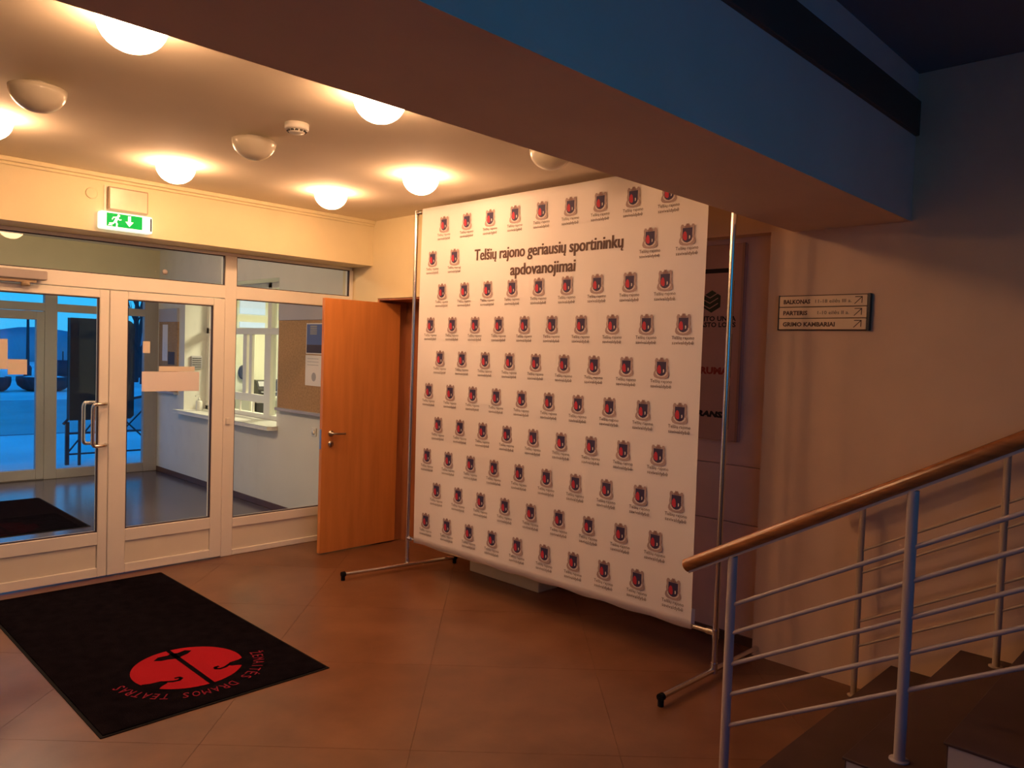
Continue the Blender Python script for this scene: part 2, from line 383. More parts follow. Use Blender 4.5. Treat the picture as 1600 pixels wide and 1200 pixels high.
# vestibule walls
T0, T1, TZ0, TZ1 = 7.15, 9.43, 0.86, 2.37
struct(MB().box(VX, 5.95, 0, RX, T0, 2.85).box(VX, T1, 0, RX, OY+0.1, 2.85).box(VX, T0, 0, RX, T1, TZ0-0.04).box(VX, T0, TZ1, RX, T1, 2.85), 'wall_vestibule', M['vest_wall'])
struct(MB().box(-0.5, 5.95, 0, -0.12, OY+0.1, 2.85), 'wall_vestibule_left', M['vest_wall'])
struct(MB().box(-0.12, OY-0.06, 2.26, VX, OY+0.1, 2.85), 'wall_entrance', M['wall'])
struct(MB().box(VX-0.012, 5.95, 0, VX, OY-0.06, 0.065), 'baseboard_vestibule', M['skirting'], bevel=0.003)

# ------------------------------------------------------------------ glazed partition (setting)
FY0, FY1 = 5.79, 5.86
ft = MB()
ft.box(-0.12, FY0, 2.365, 3.86, FY1, 2.39); ft.box(-0.12, FY0, 2.035, 3.86, FY1, 2.135)      # head, transom rail
ft.box(2.70, FY0-0.002, 0, 2.795, FY1+0.002, 2.366); ft.box(0.935, FY0-0.002, 0, 1.03, FY1+0.002, 2.366)             # mullions
ft.box(3.835, FY0-0.002, 0, 3.87, FY1+0.002, 2.366); ft.box(-0.12, FY0-0.002, 0, -0.07, FY1+0.002, 2.366)            # end jambs
part_frame = struct(ft, 'trim_4', M['pvc'], bevel=0.004)
def pane_set(name, x0, x1, z0, z1, y=5.825):
    w = empty(name, ((x0+x1)/2, y, z0), kind='structure')
    child(MB().box(x0, y-0.003, z0, x1, y+0.003, z1), 'pane', M['glass'], w)
    g = MB(); t = 0.006
    g.box(x0, y-0.028, z0, x0+t, y-0.004, z1).box(x1-t, y-0.028, z0, x1, y-0.004, z1).box(x0, y-0.028, z0, x1, y-0.004, z0+t).box(x0, y-0.028, z1-t, x1, y-0.004, z1)
    child(g, 'gasket', M['gasket'], w)
    return w
tw = pane_set('window_1', 1.03, 2.70, 2.135, 2.365)
pane_set('window_2', 2.795, 3.835, 2.135, 2.365)
pane_set('window_6', -0.07, 0.935, 2.135, 2.365)
child(MB().lathe([(0.004, 0.0), (0.018, 0.0), (0.02, -0.01), (0.014, -0.016), (0.002, -0.018)], (2.25, 5.82, 2.195), 16, axis='y'), 'vent_knob', M['grey_plastic'], tw)
def sidelight(name, x0, x1):
    w = pane_set(name, x0, x1, 0.30, 2.035)
    f = MB().box(x0, FY0, 0.225, x1, FY1, 0.30).box(x0, FY0, 0, x1, FY1, 0.045)
    child(f, 'bottom_rail', M['pvc'], w, bevel=0.004)
    child(MB().box(x0+0.004, FY0+0.014, 0.045, x1-0.004, FY1-0.01, 0.225), 'lower_panel', M['pvc_panel'], w)
    return w
sidelight('window_3', 2.795, 3.835); sidelight('window_7', -0.07, 0.935)

def pull_handle(x, y0, sgn):
    # D-shaped pull: standoffs leave the stile in y and bend away from the meeting stile
    xb = x-0.085; zt, zb = 1.235, 0.945; yo = y0+sgn*0.065
    pts = [(x, y0, zt)]
    for i in range(6):
        a = i/5*math.pi/2; pts.append((x-0.03+0.03*math.cos(a)-0.055*i/5, y0+sgn*(0.03+0.035*math.sin(a)), zt))
    for i in range(1, 6):
        a = i/5*math.pi/2; pts.append((xb-0.028*math.sin(a)*0.6, yo, zt-0.035*(1-math.cos(a))))
    low = [(p[0], p[1], zb+(zt-p[2])) for p in reversed(pts)]
    return MB().tube(pts+low, 0.0125, 10)
def leaf(name, x0, x1, sl, sr, handle_x):
    d = empty(name, ((x0+x1)/2, GY, 0.0), kind='structure')
    y0, y1 = 5.775, 5.845; z0, z1 = 0.012, 2.028
    f = MB().box(x0, y0, z0, x0+sl, y1, z1).box(x1-sr, y0, z0, x1, y1, z1)
    f.box(x0+sl, y0, 1.972, x1-sr, y1, z1).box(x0+sl, y0, 0.24, x1-sr, y1, 0.33).box(x0+sl, y0, z0, x1-sr, y1, 0.078)
    child(f, 'leaf_frame', M['pvc'], d, bevel=0.004)
    child(MB().box(x0+sl, 5.807, 0.33, x1-sr, 5.813, 1.972), 'pane', M['glass'], d)
    t = 0.007; g = MB()
    a, b = x0+sl, x1-sr
    g.box(a, 5.782, 0.33, a+t, 5.806, 1.972).box(b-t, 5.782, 0.33, b, 5.806, 1.972).box(a, 5.782, 0.33, b, 5.806, 0.33+t).box(a, 5.782, 1.972-t, b, 5.806, 1.972)
    child(g, 'gasket', M['gasket'], d)
    child(MB().box(x0+sl+0.004, y0+0.012, 0.08, x1-sr-0.004, y1-0.012, 0.238), 'lower_panel', M['pvc_panel'], d)
    if handle_x:
        child(pull_handle(handle_x, y0, -1), 'pull_handle', M['chrome'], d)
        child(pull_handle(handle_x, y1, 1), 'pull_handle', M['chrome'], d)
    return d
d1 = leaf('door_1', 1.035, 1.862, 0.10, 0.062, 1.845)
d2 = leaf('door_2', 1.866, 2.695, 0.118, 0.088, None)
cl = MB().box(0.92, 5.70, 2.055, 1.46, 5.775, 2.115)
closer = child(cl, 'door_closer', M['grey_plastic'], d1, bevel=0.006)
ca = MB().box(1.02, 5.715, 2.035, 1.40, 5.735, 2.053).lathe([(0.005, 2.012), (0.026, 2.012), (0.026, 2.04), (0.005, 2.04)], (1.34, 5.725, 0), 14)
child(ca, 'closer_arm', M['plaque_frame'], closer)
tag(child(MB().box(2.722, 5.772, 1.05, 2.752, 5.79, 1.10), 'contact_sensor', M['white_plastic'], part_frame, bevel=0.003))

# ------------------------------------------------------------------ outer entrance glazing
of = MB(); oy0, oy1 = OY-0.04, OY+0.04
of.box(-0.12, oy0, 2.20, VX, oy1, 2.26); of.box(-0.12, oy0, 1.995, VX, oy1, 2.09)
oa0, oa1 = oy0-0.002, oy1+0.002
of.box(2.60, oa0, 0, 2.735, oa1, 2.201); of.box(3.73, oa0, 0, VX, oa1, 2.201); of.box(-0.12, oa0, 0, 0.0, oa1, 2.201); of.box(1.45, oa0, 0, 1.56, oa1, 2.201)
of.box(1.56, oy0, 0, 2.60, oy1, 0.011); of.box(2.735, oy0, 0, 3.73, oy1, 0.115); of.box(0, oy0, 0, 1.45, oy1, 0.115)
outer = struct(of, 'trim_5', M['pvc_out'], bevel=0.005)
def opane(name, x0, x1, z0, z1):
    w = empty(name, ((x0+x1)/2, OY, z0), kind='structure')
    child(MB().box(x0, OY-0.003, z0, x1, OY+0.003, z1), 'pane', M['glass'], w)
opane('window_8', 2.735, 3.73, 0.115, 1.995); opane('window_9', 2.735, 3.73, 2.09, 2.20)
opane('window_10', 1.56, 2.60, 2.09, 2.20); opane('window_11', 0.0, 1.45, 0.115, 1.995); opane('window_12', 0.0, 1.45, 2.09, 2.20)
d5 = empty('door_3', (2.08, OY, 0), kind='structure')
f = MB().box(1.565, oy0-0.01, 0.01, 1.66, oy1-0.01, 1.99).box(2.515, oy0-0.01, 0.01, 2.597, oy1-0.01, 1.99).box(1.66, oy0-0.01, 1.89, 2.515, oy1-0.01, 1.99).box(1.66, oy0-0.01, 0.01, 2.515, oy1-0.01, 0.13)
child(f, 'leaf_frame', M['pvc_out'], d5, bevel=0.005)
child(MB().box(1.66, OY-0.013, 0.13, 2.515, OY-0.007, 1.89), 'pane', M['glass'], d5)

# ------------------------------------------------------------------ ticket window in the vestibule wall
tk = empty('window_4', (RX, (T0+T1)/2, TZ0), kind='structure')
f = MB(); fx0, fx1 = RX-0.03, RX+0.04
f.box(fx0, T0, TZ0, fx1, T0+0.06, TZ1).box(fx0, T1-0.07, TZ0, fx1, T1, TZ1).box(fx0, T0, TZ1-0.06, fx1, T1, TZ1).box(fx0, T0, TZ0, fx1, T1, TZ0+0.05)
f.box(fx0, T0, 1.80, fx1, T1, 1.872)
f.box(fx0-0.002, 7.80, TZ0, fx1, 7.94, 1.80).box(fx0, 7.80, 1.872, fx1, 7.88, TZ1)
child(f, 'window_frame', M['pvc'], tk, bevel=0.004)
s_ = MB(); sx0, sx1 = RX-0.012, RX+0.022
s_.box(sx0, 7.94, 1.03, sx1, 9.36, 1.12).box(sx0, 8.40, 1.12, sx1, 8.49, 1.80).box(sx0, 8.27, 1.12, sx1, 8.34, 1.80)
for y in (8.09+0.14, 8.55, 8.95): s_.box(sx0+0.008, y, TZ0+0.05, sx1-0.008, y+0.022, 1.03)
child(s_, 'sliding_sash', M['pvc'], tk, bevel=0.003)
for (y0, y1, z0, z1) in ((8.49, 9.36, 1.12, 1.80), (8.34, 9.36, 0.91, 1.03), (7.88, 9.36, 1.872, 2.31), (7.21, 7.80, 0.91, 2.31)):
    child(MB().box(RX+0.002, y0, z0, RX+0.007, y1, z1), 'pane', M['glass'], tk)
sl = MB()
poly = [(3.80+0.04, T0-0.03), (3.80, T0+0.01), (3.80, T1+0.07), (3.84, T1+0.10), (VX, T1+0.10), (VX, T1), (RX-0.03, T1), (RX-0.03, T0), (VX, T0), (VX, T0-0.03)]
sl.prism(poly, lambda u, v, d: (u, v, d), TZ0-0.04, TZ0)
child(sl, 'window_sill', M['white_plastic'], tk, bevel=0.006, seg=2)

# ticket office behind it
struct(MB().box(RX, 10.30, 0, 6.8, 10.45, 2.75), 'wall_office_far', M['office_wall'])
struct(MB().box(6.6, 6.4, 0, 6.75, 10.3, 2.75).box(RX+0.3, 6.4, 0, 6.6, 6.55, 2.75), 'wall_office', M['office_wall'])
struct(MB().box(RX, 6.4, -0.1, 6.75, 10.45, 0.0), 'office_floor', M['vest_floor'])
struct(MB().box(RX, 5.95, 2.65, 6.75, 10.45, 2.75), 'office_ceiling', M['office_wall'])
ol = empty('office_ceiling_lamp', (5.3, 8.4, 2.65), 'pale square ceiling lamp inside the ticket office', 'ceiling lamp')
child(MB().box(4.95, 8.05, 2.60, 5.65, 8.75, 2.65), 'housing', M['white_plastic'], ol, bevel=0.005)
child(MB().box(5.0, 8.1, 2.585, 5.6, 8.7, 2.60), 'diffuser', M['office_ceiling_lamp'], ol)
oa = bpy.data.lights.new('office_lamp_light', 'AREA'); oa.size = 0.6; oa.energy = OFFICE_WATTS; oa.color = (1.0, 0.90, 0.62)
oo = bpy.data.objects.new('office_lamp_light', oa); COL.objects.link(oo); oo.parent = ol; oo.location = (0, 0, -0.075)
pl = empty('panel_lamp', (5.19, 10.3, 2.0), 'bluish lit wall lamp of two panels seen through the ticket window top', 'wall lamp')
child(MB().box(4.97, 10.26, 1.90, 5.42, 10.30, 2.37), 'back_plate', M['office_wall'], pl, bevel=0.004)
child(MB().box(5.0, 10.245, 2.11, 5.38, 10.26, 2.33), 'panel', M['office_lamp'], pl, bevel=0.003)
child(MB().box(5.0, 10.245, 1.92, 5.38, 10.26, 2.0), 'panel', M['office_lamp'], pl, bevel=0.003)
su = empty('shelf_unit', (5.25, 9.95, 0), 'white open shelf unit holding the printer in the ticket office', 'shelf')
for z in (0.02, 0.70, 0.955): child(MB().box(4.96, 9.75, z, 5.62, 10.2, z+0.022), 'shelf', M['office_furn'], su)
for x in (4.94, 5.62): child(MB().box(x, 9.75, 0, x+0.02, 10.2, 0.977), 'side_panel', M['office_furn'], su)
pr = empty('printer', (5.17, 9.95, 0.978), 'black desktop printer on the top shelf behind the ticket window', 'printer')
b_ = MB().prism([(9.80, 0.978), (10.12, 0.978), (10.12, 1.19), (9.88, 1.19), (9.80, 1.07)], lambda u, v, d: (d, u, v), 5.06, 5.46)
child(b_, 'body', M['dark_plastic'], pr, bevel=0.012, seg=2)
child(MB().box(5.10, 9.775, 1.03, 5.42, 9.80, 1.045), 'paper_tray', M['screen_grey'], pr)
child(MB().prism([(9.825, 1.11), (9.868, 1.178), (9.862, 1.182), (9.819, 1.114)], lambda u, v, d: (d, u, v), 5.09, 5.20), 'display', M['screen_grey'], pr)
bx = empty('storage_box', (5.15, 9.95, 0.722), 'black storage box on the shelf below the printer', 'box')
child(MB().box(5.05, 9.80, 0.722, 5.28, 10.1, 0.90), 'body', M['dark_plastic'], bx, bevel=0.008)
child(MB().box(5.045, 9.795, 0.885, 5.285, 10.105, 0.91), 'lid', M['grey_plastic'], bx, bevel=0.004)
ov = empty('wall_dispenser', (5.08, 10.3, 1.29), 'black oval dispenser on the office wall seen through the ticket window', 'dispenser')
child(MB().prism(circle(5.08, 1.29, 0.055, 24, ry=0.088), lambda u, v, d: (u, d, v), 10.22, 10.30), 'body', M['dark_plastic'], ov, bevel=0.012, seg=2)
child(MB().box(5.06, 10.205, 1.225, 5.10, 10.222, 1.25), 'nozzle', M['grey_plastic'], ov)
# things on the sill and the far reveal
bo = empty('pump_bottle', (4.0, 9.22, TZ0), 'white pump bottle on the ticket window sill', 'bottle')
child(MB().lathe([(0.001, 0), (0.036, 0), (0.038, 0.01), (0.038, 0.10), (0.032, 0.118), (0.012, 0.125), (0.001, 0.125)], (4.0, 9.22, TZ0), 20), 'body', M['white_plastic'], bo)
child(MB().lathe([(0.001, 0.125), (0.014, 0.125), (0.014, 0.145), (0.006, 0.147), (0.005, 0.175), (0.001, 0.175)], (4.0, 9.22, TZ0), 14).box(3.955, 9.213, TZ0+0.17, 4.012, 9.227, TZ0+0.182), 'pump', M['white_plastic'], bo)
dv = empty('intercom_box', (4.03, T1, 1.43), 'pale square intercom with grille on the ticket window reveal', 'intercom')
child(MB().box(3.97, T1-0.03, 1.36, 4.11, T1, 1.52), 'body', M['board_grey'], dv, bevel=0.008)
g = MB()
for q in range(5): g.box(3.985, T1-0.034, 1.38+q*0.026, 4.095, T1-0.03, 1.39+q*0.026)
child(g, 'grille', M['dark_plastic'], dv)

# ------------------------------------------------------------------ bulletin boards
def bulletin(y0, y1, z0, z1, label):
    b = empty('bulletin_board', (VX, (y0+y1)/2, z0), label, 'notice board', 'bulletin boards on the vestibule wall')
    child(MB().box(VX-0.02, y0, z0+0.03, VX, y1, z1-0.165), 'cork_panel', M['cork'], b)
    child(MB().box(VX-0.03, y0, z1-0.165, VX, y1, z1), 'header_strip', M['board_grey'], b, bevel=0.003)
    child(MB().box(VX-0.055, y0, z0, VX, y1, z0+0.03), 'ledge', M['board_grey'], b, bevel=0.004)
    return b
bulletin(6.10, 7.10, 1.03, 2.10, 'tan cork bulletin board right of the ticket window')
bulletin(9.60, 10.18, 1.03, 2.10, 'narrow cork bulletin board left of the ticket window, near the entrance')
fx = face_x(VX-0.02)
pb = empty('event_poster', (VX, 6.42, 1.62), 'blue poster with dark foot pinned on the cork board', 'poster')
child(MB().prism([(-6.57, 1.612), (-6.28, 1.612), (-6.28, 1.905), (-6.57, 1.905)], fx, 0.0, 0.002), 'sheet', M['paper'], pb)
child(MB().flat([(-6.56, 1.70), (-6.29, 1.70), (-6.29, 1.895), (-6.56, 1.895)], fx, 0.003, 0).flat([(-6.56, 1.622), (-6.29, 1.622), (-6.29, 1.70), (-6.56, 1.70)], fx, 0.003, 1), 'print', [M['poster_blue'], M['poster_dark']], pb)
pt = MB()
for q in range(5): pt.flat([(-6.50, 1.872-q*0.018), (-6.38, 1.872-q*0.018), (-6.38, 1.88-q*0.018), (-6.50, 1.88-q*0.018)], fx, 0.0035)
child(pt, 'print_lines', M['poster_text'], pb)
pw = empty('notice_sheet', (VX, 6.42, 1.31), 'white notice sheet pinned below the blue poster', 'notice')
child(MB().prism([(-6.575, 1.31), (-6.28, 1.31), (-6.28, 1.60), (-6.575, 1.60)], fx, 0.0, 0.002), 'sheet', M['paper'], pw)
pi = MB().flat(circle(-6.42, 1.395, 0.04, 18, ry=0.042), fx, 0.003)
for q in range(3): pi.flat([(-6.54, 1.565-q*0.03), (-6.34, 1.565-q*0.03), (-6.34, 1.57-q*0.03), (-6.54, 1.57-q*0.03)], fx, 0.003)
child(pi, 'print', M['paper_ink'], pw)
pz = MB().prism([(-10.06, 1.44), (-9.90, 1.44), (-9.90, 1.90), (-10.06, 1.90)], fx, 0.0, 0.002)
tag(pz.build('leaflet', M['paper'], origin=(VX-0.02, 9.98, 1.44)), 'pale blue-lit leaflet on the narrow board near the entrance', 'leaflet')
ps = MB().prism([(-9.88, 1.40), (-9.68, 1.40), (-9.68, 1.56), (-9.88, 1.56)], fx, 0.0, 0.002)
tag(ps.build('leaflet', M['poster_dark'], origin=(VX-0.02, 9.78, 1.40)), 'small dark leaflet low on the narrow board near the entrance', 'leaflet')
sw = empty('wall_socket', (VX, 6.42, 0.865), 'white wall socket below the cork bulletin board', 'socket')
child(MB().box(VX-0.012, 6.38, 0.83, VX, 6.46, 0.91), 'plate', M['white_plastic'], sw, bevel=0.003)
child(MB().lathe([(0.001, 0), (0.026, 0), (0.026, 0.006), (0.001, 0.006)], (VX-0.018, 6.42, 0.87), 18, axis='x'), 'insert', M['white_plastic'], sw)

# ------------------------------------------------------------------ wooden door standing open
wd = empty('door_4', (4.07, 5.38, 0), kind='structure', label='orange wooden door standing open beside the banner')
lf = child(MB().box(3.325, 5.36, 0.012, 4.075, 5.40, 2.075), 'door_leaf', M['wood_door'], wd, bevel=0.003)
lf['kind'] = 'structure'
hd = MB().lathe([(0.001, 0), (0.024, 0), (0.024, -0.008), (0.010, -0.010), (0.010, -0.045), (0.001, -0.045)], (3.405, 5.36, 0.985), 18, axis='y').tube([(3.405, 5.317, 0.985), (3.43, 5.312, 0.985), (3.47, 5.312, 0.983), (3.515, 5.314, 0.982)], 0.0095, 10)
child(hd, 'lever_handle', M['steel'], wd)
child(MB().lathe([(0.001, 0), (0.024, 0), (0.024, -0.007), (0.001, -0.008)], (3.405, 5.36, 0.90), 18, axis='y').box(3.401, 5.350, 0.885, 3.409, 5.355, 0.912, 1), 'keyhole_plate', [M['steel'], M['dark_plastic']], wd)
child(MB().box(3.3225, 5.37, 0.86, 3.327, 5.392, 1.02), 'latch_plate', M['steel'], wd)
for z in (0.25, 1.05, 1.85): child(MB().tube([(4.085, 5.395, z-0.05), (4.085, 5.395, z+0.05)], 0.009, 8), 'hinge', M['steel'], wd)

# ------------------------------------------------------------------ ceiling lamps
def ceiling_lamp(x, y, lit, label, zc=CZ, m_on='lamp_on', group='globe lamps on the lobby ceiling'):
    l = empty('ceiling_lamp', (x, y, zc), label, 'ceiling lamp', group)
    child(MB().lathe([(0.001, 0), (0.05, 0), (0.05, -0.018), (0.001, -0.018)], (x, y, zc), 32), 'ceiling_plate', M['white_plastic'], l)
    pr_ = [(0.105, -0.018), (0.112, -0.022)]
    for i in range(1, 9):
        a = i/8*math.pi/2; pr_.append((max(0.002, 0.112*math.cos(a)), -0.022-0.100*math.sin(a)))
    child(MB().lathe(pr_, (x, y, zc), 32), 'shade', M[m_on] if lit else M['shade_off'], l)
    return l
ceiling_lamp(0.952, 2.765, True, 'lit globe ceiling lamp beside the beam at top left')
ceiling_lamp(1.957, 2.76, True, 'lit globe ceiling lamp half cut by the beam edge near the smoke detector')
ceiling_lamp(3.015, 2.72, False, 'unlit globe ceiling lamp above the banner top by the beam')
ceiling_lamp(0.934, 3.82, False, 'unlit globe ceiling lamp at the far left, above the plaque side')
ceiling_lamp(1.933, 3.84, False, 'unlit globe ceiling lamp next to the smoke detector')
ceiling_lamp(3.016, 3.80, True, 'lit globe ceiling lamp nearest the banner corner pole')
ceiling_lamp(0.895, 4.56, True, 'lit globe ceiling lamp cut by the left edge of the photo')
ceiling_lamp(1.914, 4.80, True, 'lit globe ceiling lamp nearest the green exit sign')
ceiling_lamp(2.954, 4.72, True, 'lit globe ceiling lamp nearest the wooden door')
ceiling_lamp(1.6, 7.3, True, 'lit globe ceiling lamp of the vestibule behind the glass doors', 2.85, 'lamp_vest', None)
sd = empty('smoke_detector', (1.955, 3.445, CZ), 'small white round smoke detector on the lobby ceiling', 'smoke detector')
child(MB().lathe([(0.001, 0), (0.058, 0), (0.058, -0.026), (0.050, -0.032), (0.001, -0.032)], (1.955, 3.445, CZ), 28), 'base', M['white_plastic'], sd)
child(MB().lathe([(0.001, -0.046), (0.034, -0.046), (0.040, -0.040), (0.040, -0.032), (0.001, -0.032)], (1.955, 3.445, CZ), 24), 'sensor_head', M['white_plastic'], sd)
sv = MB()
for q in range(12):
    a = q*math.pi/6; sv.box(1.955+0.0402*math.cos(a)-0.006, 3.445+0.0402*math.sin(a)-0.006, CZ-0.041, 1.955+0.0402*math.cos(a)+0.006, 3.445+0.0402*math.sin(a)+0.006, CZ-0.034)
child(sv, 'vent_slots', M['dark_plastic'], sd)

# ------------------------------------------------------------------ exit sign, plaque, round disc on the lintel
ex = empty('exit_sign', (1.855, LY, 2.48), 'green backlit emergency exit sign with running man and arrow', 'exit sign')
E0, E1, EZ0, EZ1 = 1.690, 2.020, 2.408, 2.522
child(MB().box(E0, LY-0.065, EZ0, E1, LY, EZ1), 'housing', M['white_lit'], ex, bevel=0.012, seg=2)
fe = face_y(LY-0.065)
child(MB().prism([(E0+0.038, EZ0+0.018), (E1-0.07, EZ0+0.018), (E1-0.07, EZ1-0.010), (E0+0.038, EZ1-0.010)], fe, 0.0, 0.002), 'green_panel', M['green_lit'], ex)
pc = MB(); d = 0.003; ux, uz = E0+0.085, EZ0+0.018
pc.flat(circle(ux+0.026, uz+0.073, 0.0085, 14), fe, d)
stroke(pc, [(ux+0.018, uz+0.062), (ux+0.006, uz+0.034)], 0.017, fe, d)                      # torso
stroke(pc, [(ux+0.006, uz+0.034), (ux+0.016, uz+0.020), (ux+0.014, uz+0.002)], 0.009, fe, d)   # front leg
stroke(pc, [(ux+0.004, uz+0.036), (ux-0.008, uz+0.020), (ux-0.030, uz+0.018)], 0.009, fe, d)   # back leg
stroke(pc, [(ux+0.018, uz+0.060), (ux+0.032, uz+0.046), (ux+0.042, uz+0.050)], 0.006, fe, d)
stroke(pc, [(ux+0.016, uz+0.062), (ux-0.006, uz+0.060), (ux-0.014, uz+0.046)], 0.006, fe, d)
stroke(pc, [(ux-0.036, uz+0.008), (ux-0.014, uz+0.008)], 0.006, fe, d)
ax_ = E0+0.178; az = EZ0+0.022
pc.flat([(ax_-0.009, az+0.075), (ax_-0.009, az+0.038), (ax_-0.026, az+0.038), (ax_, az+0.006), (ax_+0.026, az+0.038), (ax_+0.009, az+0.038), (ax_+0.009, az+0.075)], fe, d)
child(pc, 'pictogram', M['white_lit'], ex)
child(MB().box(E1-0.018, LY-0.067, EZ0+0.016, E1-0.008, LY-0.064, EZ1-0.012), 'side_slot', M['dark_plastic'], ex)
pq = empty('wall_plaque', (1.87, LY, 2.54), 'framed cream plaque above the green exit sign', 'plaque')
child(MB().box(1.748, LY-0.032, 2.538, 2.000, LY-0.006, 2.690), 'frame', M['plaque_frame'], pq, bevel=0.004)
child(MB().box(1.757, LY-0.036, 2.547, 1.991, LY-0.030, 2.681), 'face', M['plaque'], pq)
child(MB().box(1.73, LY-0.006, 2.532, 2.004, LY, 2.696), 'back_box', M['plaque'], pq)
tag(MB().lathe([(0.001, 0), (0.036, 0), (0.036, -0.006), (0.030, -0.008), (0.001, -0.008)], (1.655, LY, 2.632), 24, axis='y').build('lintel_disc', M['wall'], origin=(1.655, LY, 2.632)), 'round cream disc left of the plaque', 'cover plate')

# ------------------------------------------------------------------ papers taped to the doors
def sheet(x0, x1, z0, z1, y, m, label, cat='paper sheet'):
    o = MB().box(x0, y-0.0015, z0, x1, y, z1).build('paper_sheet', m, origin=((x0+x1)/2, y, z0))
    return tag(o, label, cat)
yp = 5.8065
sheet(2.095, 2.515, 1.315, 1.46, yp, M['paper'], 'long white paper sheet taped across the right glass door')
sheet(2.215, 2.48, 1.462, 1.500, yp, M['paper_old'], 'paper strip edge just above the long sheet on the right glass door')
sheet(2.10, 2.15, 1.595, 1.68, yp, M['paper_old'], 'small cream sticker on the right glass door, upper left', 'sticker')
sheet(1.14, 1.262, 1.47, 1.665, yp, M['paper_old'], 'upright cream paper on the left glass door')
sheet(1.263, 1.372, 1.435, 1.535, yp, M['paper_old'], 'low cream paper beside the upright one on the left glass door')

# ------------------------------------------------------------------ door mats
MX0, MX1, MY0, MY1 = 1.085, 2.195, 3.412, 5.652
mt = empty('door_mat', ((MX0+MX1)/2, (MY0+MY1)/2, 0), 'dark door mat with red theatre emblem in front of the glass doors', 'door mat')
child(MB().box(MX0, MY0, 0, MX1, MY1, 0.004), 'rubber_border', M['rubber'], mt, bevel=0.001)
child(MB().box(MX0+0.013, MY0+0.013, 0.004, MX1-0.013, MY1-0.013, 0.009), 'pile', M['mat_pile'], mt, bevel=0.002)
fm = lambda u, v, d_: (u, v, 0.009+d_)
ecx, ecy, er = 1.650, 3.885, 0.268
child(MB().flat(circle(ecx, ecy, er, 56), fm, 0.0006), 'emblem_disc', M['mat_red'], mt)
em = MB(); d = 0.0012
stroke(em, [(ecx+0.005, ecy+er), (ecx+0.005, ecy+0.14)], 0.022, fm, d)
stroke(em, [(ecx+0.005, ecy+0.20), (ecx+0.008, ecy-er-0.005)], 0.026, fm, d)
em.flat([(ecx-0.105, ecy+0.178), (ecx-0.07, ecy+0.21), (ecx-0.02, ecy+0.205), (ecx+0.0, ecy+0.222), (ecx+0.03, ecy+0.205), (ecx+0.075, ecy+0.218), (ecx+0.10, ecy+0.192), (ecx+0.07, ecy+0.165), (ecx+0.035, ecy+0.15), (ecx-0.005, ecy+0.135), (ecx-0.04, ecy+0.15), (ecx-0.075, ecy+0.155)], fm, d)
for sg in (-1, 1):
    cx = ecx+0.006
    em.flat([(cx+sg*0.262, ecy-0.07), (cx+sg*0.225, ecy-0.085), (cx+sg*0.175, ecy-0.09), (cx+sg*0.15, ecy-0.115), (cx+sg*0.165, ecy-0.135), (cx+sg*0.195, ecy-0.15), (cx+sg*0.22, ecy-0.175), (cx+sg*0.262, ecy-0.15)], fm, d)
    stroke(em, [(cx+sg*0.165, ecy-0.11), (cx+sg*0.135, ecy-0.13), (cx+sg*0.105, ecy-0.135), (cx+sg*0.088, ecy-0.12), (cx+sg*0.092, ecy-0.103), (cx+sg*0.11, ecy-0.10)], 0.018, fm, d)
child(em, 'emblem_cutout', M['mat_pile'], mt)
word = 'ŽEMAITĖS DRAMOS TEATRAS'; R_ = 0.345
tx = MB()
for i, ch in enumerate(word):
    if ch == ' ': child(tx, 'lettering', M['mat_red_dull'], mt); tx = MB(); continue
    th = math.radians(351-(351-186)*i/(len(word)-1))
    geo = text2d(ch, 0.080, bold=0.0004)
    w_ = max(x for x, y in geo[0])-min(x for x, y in geo[0]); k_ = min(0.85, 0.036/max(w_, 0.01))
    geo = ([(x*k_, y) for x, y in geo[0]], geo[1])
    rot = th-math.pi/2                                     # letter up = radial, right = clockwise
    put2d(tx, geo, fm, 0.0008, 0, ecx+R_*math.cos(th), ecy+R_*math.sin(th), rot)
child(tx, 'lettering', M['mat_red_dull'], mt)
m2 = empty('door_mat', (1.75, 8.6, 0), 'plain dark mat on the vestibule floor behind the glass doors', 'door mat')
child(MB().box(0.95, 7.45, 0, 2.27, 9.1, 0.004), 'rubber_border', M['rubber'], m2, bevel=0.001)
child(MB().box(0.97, 7.47, 0.004, 2.25, 9.08, 0.009), 'pile', M['mat_pile'], m2, bevel=0.002)

# ------------------------------------------------------------------ photo backdrop on its stand
bd = empty('photo_backdrop', (BX, 3.3, 0), 'large white emblem-printed photo banner on a chrome stand', 'photo backdrop')
YL, YR = 4.608, 1.987; pr_ = 0.0145; PX = BX
for y in (YL, YR):
    child(MB().tube([(PX, y, 0.045), (PX, y, 2.724)], pr_, 14), 'pole', M['chrome'], bd)
for z in (2.712, 0.245):
    cb = child(MB().tube([(PX, YR, z), (PX, YL, z)], 0.0125, 12), 'crossbar', M['chrome'], bd)
    for y, sg in ((YL, -1), (YR, 1)):
        child(MB().tube([(PX, y, z), (PX, y+sg*0.05, z)], 0.0175, 12).tube([(PX, y, z-0.03), (PX, y, z+0.018)], 0.0185, 12), 'pipe_fitting', M['chrome'], cb)
for (a, b, y) in (((3.10, 4.672), (4.03, 4.512), YL), ((3.145, 1.995), (4.155, 1.982), YR)):
    ft_ = child(MB().tube([(a[0], a[1], 0.045), (b[0], b[1], 0.045)], 0.0145, 12), 'foot_bar', M['chrome'], bd)
    for q in (a, b): child(MB().tube([(q[0]-0.012, q[1], 0.045), (q[0]+0.014, q[1], 0.045)], 0.019, 12).tube([(q[0], q[1], 0.0), (q[0], q[1], 0.045)], 0.015, 10), 'rubber_foot', M['rubber'], ft_)
    child(MB().tube([(PX, y, 0.030), (PX, y, 0.085)], 0.0185, 12), 'pipe_fitting', M['chrome'], ft_)
